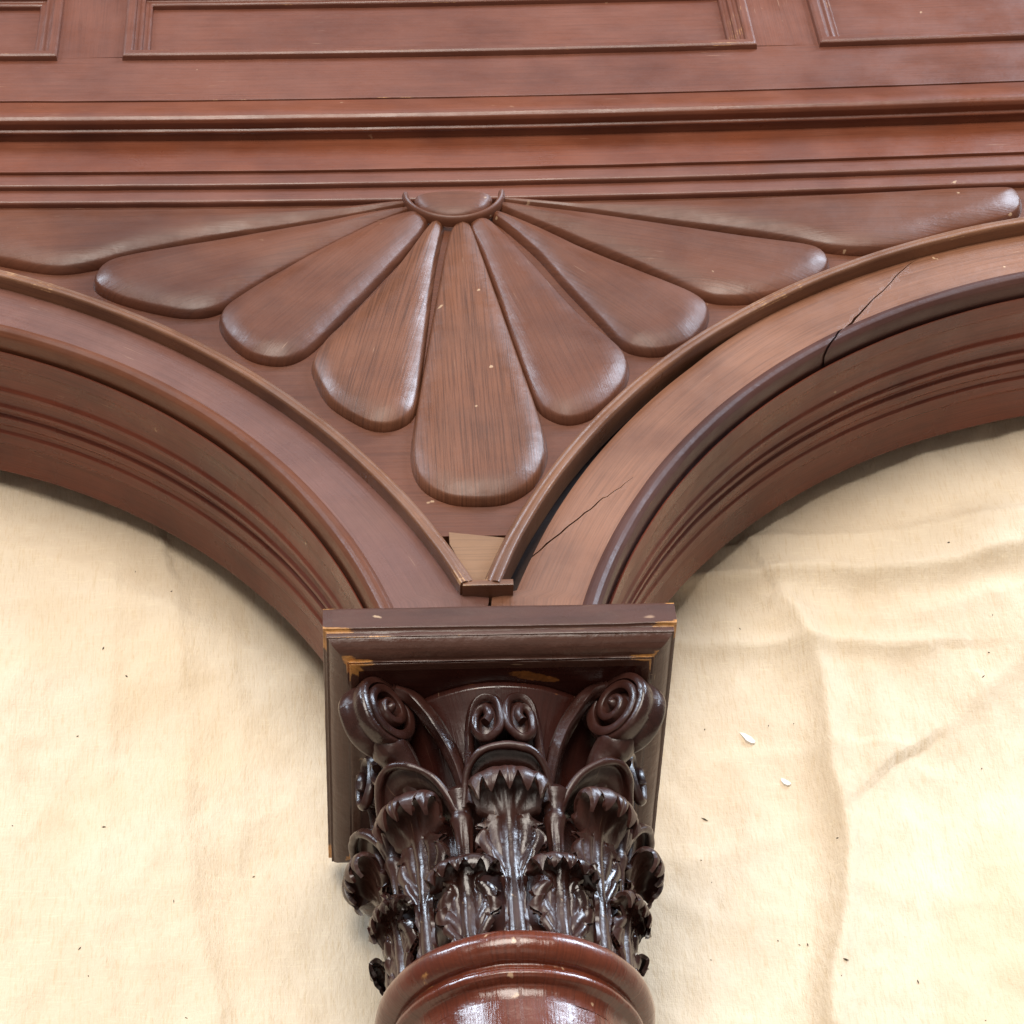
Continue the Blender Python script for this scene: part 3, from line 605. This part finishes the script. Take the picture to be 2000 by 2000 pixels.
# fluted cauliculi between the tall leaves
def make_caulis():
    acc = Acc(); az = math.radians(22.5); n = 32; a = np.linspace(0, 2*math.pi, n, endpoint=False)
    prof = [(-.150, .0034, .064), (-.138, .0042, .0645), (-.126, .0052, .065), (-.122, .0062, .066), (-.119, .0068, .0665), (-.1175, .0058, .0668), (-.115, .0056, .067), (-.110, .0068, .068), (-.104, .0086, .069), (-.100, .0070, .068), (-.098, .001, .067)]
    V = []
    for y, q, r0 in prof:
        fl = 1+.10*np.cos(8*a)*(y < -.123); V.append(cyl(r0+q*fl*np.cos(a), az+q*fl*np.sin(a)/.068, np.full(n, y)))
    acc.add(np.vstack(V), grid_faces(len(prof), n, False, True)); return acc.build('caulis', W_CAP, column, 50)
c0 = make_caulis()
for k in range(1, 8): rotcopy(c0, k*math.pi/4)

def thick(V3, nu, nv, th, acc, G, W=None):
    """give an open grid thickness along its normals"""
    Vg = V3.reshape(nu, nv, 3); du = np.gradient(Vg, axis=0); dv = np.gradient(Vg, axis=1); N_ = np.cross(du, dv); N_ /= np.linalg.norm(N_, axis=2)[..., None]+1e-12
    A = Vg.reshape(-1, 3); B = (Vg-N_*th).reshape(-1, 3); F = grid_faces(nu, nv); off = nu*nv
    F2 = F+[tuple(i+off for i in f[::-1]) for f in F]
    edge = [(i, 0) for i in range(nu)]+[(nu-1, j) for j in range(1, nv)]+[(i, nv-1) for i in range(nu-2, -1, -1)]+[(0, j) for j in range(nv-2, 0, -1)]
    ids = [i*nv+j for i, j in edge]
    for a, b in zip(ids, ids[1:]+ids[:1]): F2.append((a, b, b+off, a+off))
    W = np.zeros(nu*nv) if W is None else W
    acc.add(np.vstack([A, B]), F2, np.vstack([G, G]), np.concatenate([W, W]))

def make_leaf(tall, seed):
    """one acanthus leaf: stalk, side lobes, waist, and a head curled outwards with a toothed lip"""
    nt, nu = 110, 61; t = np.linspace(0, 1, nt); u = np.linspace(-1, 1, nu); T, U = np.meshgrid(t, u, indexing='ij')
    if tall:
        sp = [(.0630, -.2015), (.0640, -.185), (.0650, -.165), (.0660, -.145), (.0680, -.126), (.0715, -.112), (.0770, -.1030), (.0835, -.1000), (.0888, -.1028), (.0906, -.1090), (.0890, -.1145), (.0862, -.1175)]
        wk, ww = [0, .14, .26, .33, .42, .50, .56, .61, .66, .73, .81, .90, 1], [.0070, .0056, .0064, .0105, .0180, .0218, .0175, .0092, .0104, .0168, .0208, .0205, .0160]
    else:
        sp = [(.0640, -.2015), (.0648, -.190), (.0655, -.178), (.0665, -.168), (.0685, -.1585), (.0718, -.1525), (.0760, -.1508), (.0800, -.1535), (.0806, -.1585), (.0788, -.1625)]
        wk, ww = [0, .1, .2, .3, .40, .48, .54, .60, .68, .78, .88, 1], [.0090, .0140, .0175, .0190, .0172, .0100, .0084, .0128, .0182, .0205, .0195, .0145]
    S = crom(sp, 400); tl = np.linspace(0, 1, 400)
    # toothed lip: the end row runs further on the teeth
    teeth = ((.095 if tall else .11))*np.abs(((U*1.7+.5) % 1)*2-1)**1.2
    lim = 1.0-teeth*(np.abs(U) < .97)
    TT = T*np.where(T > .6, 1-(1-lim)*((T-.6)/.4), 1.0)
    r = np.interp(TT, tl, S[:, 0]); y = np.interp(TT, tl, S[:, 1])
    wd = smooth_interp(T.ravel(), wk, ww).reshape(T.shape)
    # side lobes: saw-toothed outline, the notches slanting upwards
    nl = 8 if tall else 6.6; ph = (T*nl-.35*np.abs(U)) % 1.0
    lo_, hi_ = (.27, .585) if tall else (.02, .5); mod = np.clip((T-lo_)/.04, 0, 1)*np.clip((hi_-T)/.05, 0, 1)
    mod = mod*np.clip((np.abs(U)-.45)/.55, 0, 1)
    wd = wd*(1-.42*mod*(ph**1.5))
    s = U*wd
    wav = (fbm(np.stack([T*5+seed, U*2+seed*3], -1), 2, seed)-.5)
    # relief
    rib = .0019*np.exp(-(s/.0022)**2)*np.clip(1.15-T, .1, 1)-.0010*np.exp(-((np.abs(s)-.0040)/.0012)**2)*(T < .62)
    vein = (.0012 if tall else .0020)*np.cos((T*nl-.55*np.abs(U)*2.0)*2*math.pi)*np.clip(np.abs(U)-.25, 0, 1)*mod**.3
    headv = -.0011*np.exp(-(s/.0012)**2)*np.clip((T-.62)*6, 0, 1)
    fl = -.35*np.clip((T-.6)/.12, 0, 1)*(T < .96)
    cup = (.0052 if tall else .0036)*np.abs(U)**2.2*np.where(T < .6, .55, -.55)          # side lobes flare outwards, the head hoods over
    headw = np.clip((T-.62)/.12, 0, 1)
    fine = .00048*np.cos((np.abs(U)*2.4-T*(5.5 if tall else 4.5))*2*math.pi)*np.clip((.60-T)/.08, 0, 1)*np.clip((np.abs(U)-.16)/.2, 0, 1)+.0003*np.cos(np.abs(U)*15)*np.clip((T-.64)/.08, 0, 1)
    rr = r+rib+vein+headv+cup+wav*.0012+fine
    yy = y-headw*.0095*np.abs(U)**2.4*np.clip((1.05-T)*3, .3, 1)+(1-headw)*.0035*np.abs(U)*mod
    az = s/np.maximum(rr*.96, .05)
    V = cyl(rr, az, yy).reshape(-1, 3)
    acc = Acc(); W = (np.clip((np.abs(U)-.8)/.2, 0, 1)*.35+.3*np.exp(-((T-.80)/.04)**2)).ravel()
    thick(V, nt, nu, .0022 if tall else .0020, acc, np.stack([T*.1, s, 0*s+seed], -1).reshape(-1, 3), W)
    # stalk ridge on the tall leaves
    if tall:
        q = np.linspace(0, .56, 30); P = cyl(np.interp(q, tl, S[:, 0])+.0012, np.zeros(30), np.interp(q, tl, S[:, 1])); tube(P, np.interp(q, [0, .2, .4, .56], [.0058, .0046, .0028, .0008]), acc, 14, np.tile([0, 0, 1.], (30, 1)), .75, .2)
    return acc.build('acanthus_leaf', W_CAP, column, 55)
tl_ = [make_leaf(True, 3), make_leaf(True, 11)]; sl_ = [make_leaf(False, 5), make_leaf(False, 17)]
for k in range(2, 8): rotcopy(tl_[k % 2], math.radians(45*k))
tl_[1].matrix_local = Matrix.Translation((0, 0, AZ)) @ Matrix.Rotation(math.radians(45), 4, 'Y') @ Matrix.Translation((0, 0, -AZ))
for k in range(2, 8): rotcopy(sl_[k % 2], math.radians(22.5+45*k))
for i in (0, 1): sl_[i].matrix_local = Matrix.Translation((0, 0, AZ)) @ Matrix.Rotation(math.radians(22.5+45*i), 4, 'Y') @ Matrix.Translation((0, 0, -AZ))

# calyx leaves: hooded cups that spring from the cauliculi under the scrolls
def make_calyx(lip, seed, dep=.016):
    L = crom(lip, 50); nt = 22; t = np.linspace(0, 1, nt); V = []; G = []
    for k in range(50):
        az, y, r = L[k]; b = bell_r(y-.006)+.001
        for j in range(nt):
            f = t[j]; rr = r*(1-f)+b*f+.0016*math.sin(f*math.pi); yy = y-dep*f**1.5+.0030*math.sin(min(1, f*3.2)*math.pi)*(1 if f < .31 else 0)
            V.append(cyl(np.array(rr), np.array(math.radians(az)*(1-.10*f*0)), np.array(yy))); G.append((f*.03, k*.0015, seed))
    acc = Acc(); W = np.tile(np.where(t < .12, .4, 0), 50); thick(np.array(V), 50, nt, -.0022, acc, np.array(G), W)
    # rolled lip
    P = cyl(L[:, 2], np.radians(L[:, 0]), L[:, 1]); N_ = np.stack([np.sin(np.radians(L[:, 0])), 0*L[:, 0], np.cos(np.radians(L[:, 0]))], 1)
    tube(P, .0019+.0010*fbm(np.stack([np.linspace(0, 9, 50), np.zeros(50)], 1), 2, seed), acc, 10, N_, 1, .3)
    return acc.build('calyx_leaf', W_CAP, column, 60)
ca = make_calyx([(-20.5, -.113, .070), (-18.5, -.103, .0735), (-15.5, -.094, .079), (-10.5, -.0875, .0835), (-4, -.0850, .085), (4, -.0850, .085), (10.5, -.0875, .0835), (15.5, -.094, .079), (18.5, -.103, .0735), (20.5, -.113, .070)], 3)
cb_ = make_calyx([(-23.5, -.114, .070), (-27, -.102, .0755), (-31.5, -.092, .082), (-38, -.0845, .0885), (-45, -.0820, .0915), (-52, -.0845, .0885), (-58.5, -.092, .082), (-63, -.102, .0755), (-66.5, -.114, .070)], 8)
for k in (1, 2, 3): rotcopy(ca, k*math.pi/2); rotcopy(cb_, k*math.pi/2)

# astragal ring and shaft
acc = Acc(); cy = np.linspace(math.pi*.5, -math.pi*.48, 9)
prof = [(.0560, -.1990), (.0640, -.1995)]+[(.0655+.0100*math.cos(a), -.2095+.0098*math.sin(a)) for a in cy]+[(.0662, -.2205), (.0665, -.2222)]
prof += [(.0652+.0040*math.cos(a), -.2258+.0036*math.sin(a)) for a in np.linspace(math.pi*.45, -math.pi*.45, 6)]+[(.0646, -.2298)]+[(.0646-.0033*math.sin(a), -.2298-.0085*(1-math.cos(a))) for a in np.linspace(.25, math.pi/2, 7)]
lathe(prof, acc, n=200, r=.0004, wear=.5, seed=2)
Vr = acc.v[0]; azr = np.degrees(np.arctan2(Vr[:, 0], Vr[:, 2]-AZ)); acc.w[0] = acc.w[0]*.6+1.0*np.exp(-((azr+46)/20)**2)*np.exp(-((Vr[:, 1]+.2165)/.0055)**2)+.5*np.exp(-((azr-6)/10)**2)*np.exp(-((Vr[:, 1]+.224)/.003)**2); acc.build('astragal_ring', W_RING, column)
acc = Acc(); lathe([(.0613, -.2380)]+[(.0613+.0004*k/12, -.2380-.035*k) for k in range(1, 13)]+[(.03, -.662), (.001, -.663)], acc, n=200, r=.0006); acc.build('shaft', W_RING, column)
# tips of the carved band that starts lower on the shaft
def make_tip():
    acc = Acc(); nn, mm_ = 14, 12; V = []
    for i in range(nn):
        f = i/(nn-1)
        for j in range(mm_):
            a = math.pi*j/(mm_-1); hw_ = .0095*math.sqrt(max(0, 1-(1-f)**2.2))
            V.append(cyl(np.array(.0608+.0048*math.sin(a)*math.sin(min(1, f*3)*math.pi/2)), np.array(hw_*math.cos(a)/.0613), np.array(-.2590-.030*f)))
    acc.add(V, grid_faces(nn, mm_)); return acc.build('carved_tip', W_RING, column, 60)
t0 = make_tip(); a0 = math.radians(0.0)
for k in range(1, 16): rotcopy(t0, a0+k*math.radians(22.5))

# ------------------------------------------------------------------ flakes and grit on the cloth
def flake(name, x, y, L, wd, ang, label):
    P = []; n = 9
    for k in range(n):
        a = 2*math.pi*k/n; q = .75+.4*rng.random(); P.append((L*q*math.cos(a), wd*q*math.sin(a)))
    P = np.array(P)@np.array([[math.cos(ang), math.sin(ang)], [-math.sin(ang), math.cos(ang)]])+[x, y]
    z0 = cloth_z(x, y)
    V = [(*p, z0+.0012+.0006*rng.random()) for p in P]+[(*p, z0-.0006) for p in P]; F = [tuple(range(n)), tuple(range(2*n-1, n-1, -1))]+[(i, (i+1) % n, n+(i+1) % n, n+i) for i in range(n)]
    tag(mesh_obj(name, V, F, M_FLAKE, smooth=10), label, 'paint flake')
FX = ((.1745, .0944), (.1946, .0596))
flake('paint_flake', FX[0][0], FX[0][1], .0062, .0024, -.9, 'larger white paint flake on the cloth right of the capital')
flake('paint_flake', FX[1][0], FX[1][1], .0040, .0022, -.8, 'smaller white paint flake on the cloth near a crease, lower right')
GA = Acc()
for k in range(70):
    x, y = rng.uniform(-.36, .5), rng.uniform(-.14, .26)
    if abs(x) < .11: continue
    h = .0005+.0011*rng.random()**3; a = rng.random()*6.28; lx = h*(1+1.5*rng.random()**3)
    c, s_ = math.cos(a), math.sin(a); Z0 = cloth_z(x, y)+.0003
    V = [(x+lx*c, y+lx*s_, Z0), (x-h*.5*s_, y+h*.5*c, Z0), (x-lx*c, y-lx*s_, Z0), (x+h*.5*s_, y-h*.5*c, Z0), (x, y, Z0+h*.7), (x, y, Z0-.002)]
    GA.add(V, [(0, 1, 4), (1, 2, 4), (2, 3, 4), (3, 0, 4), (1, 0, 5), (2, 1, 5), (3, 2, 5), (0, 3, 5)])
tag(GA.build('grit', M_SPECK, smooth=10), 'dark specks of grit scattered over the cream cloth', 'grit', kind='stuff')
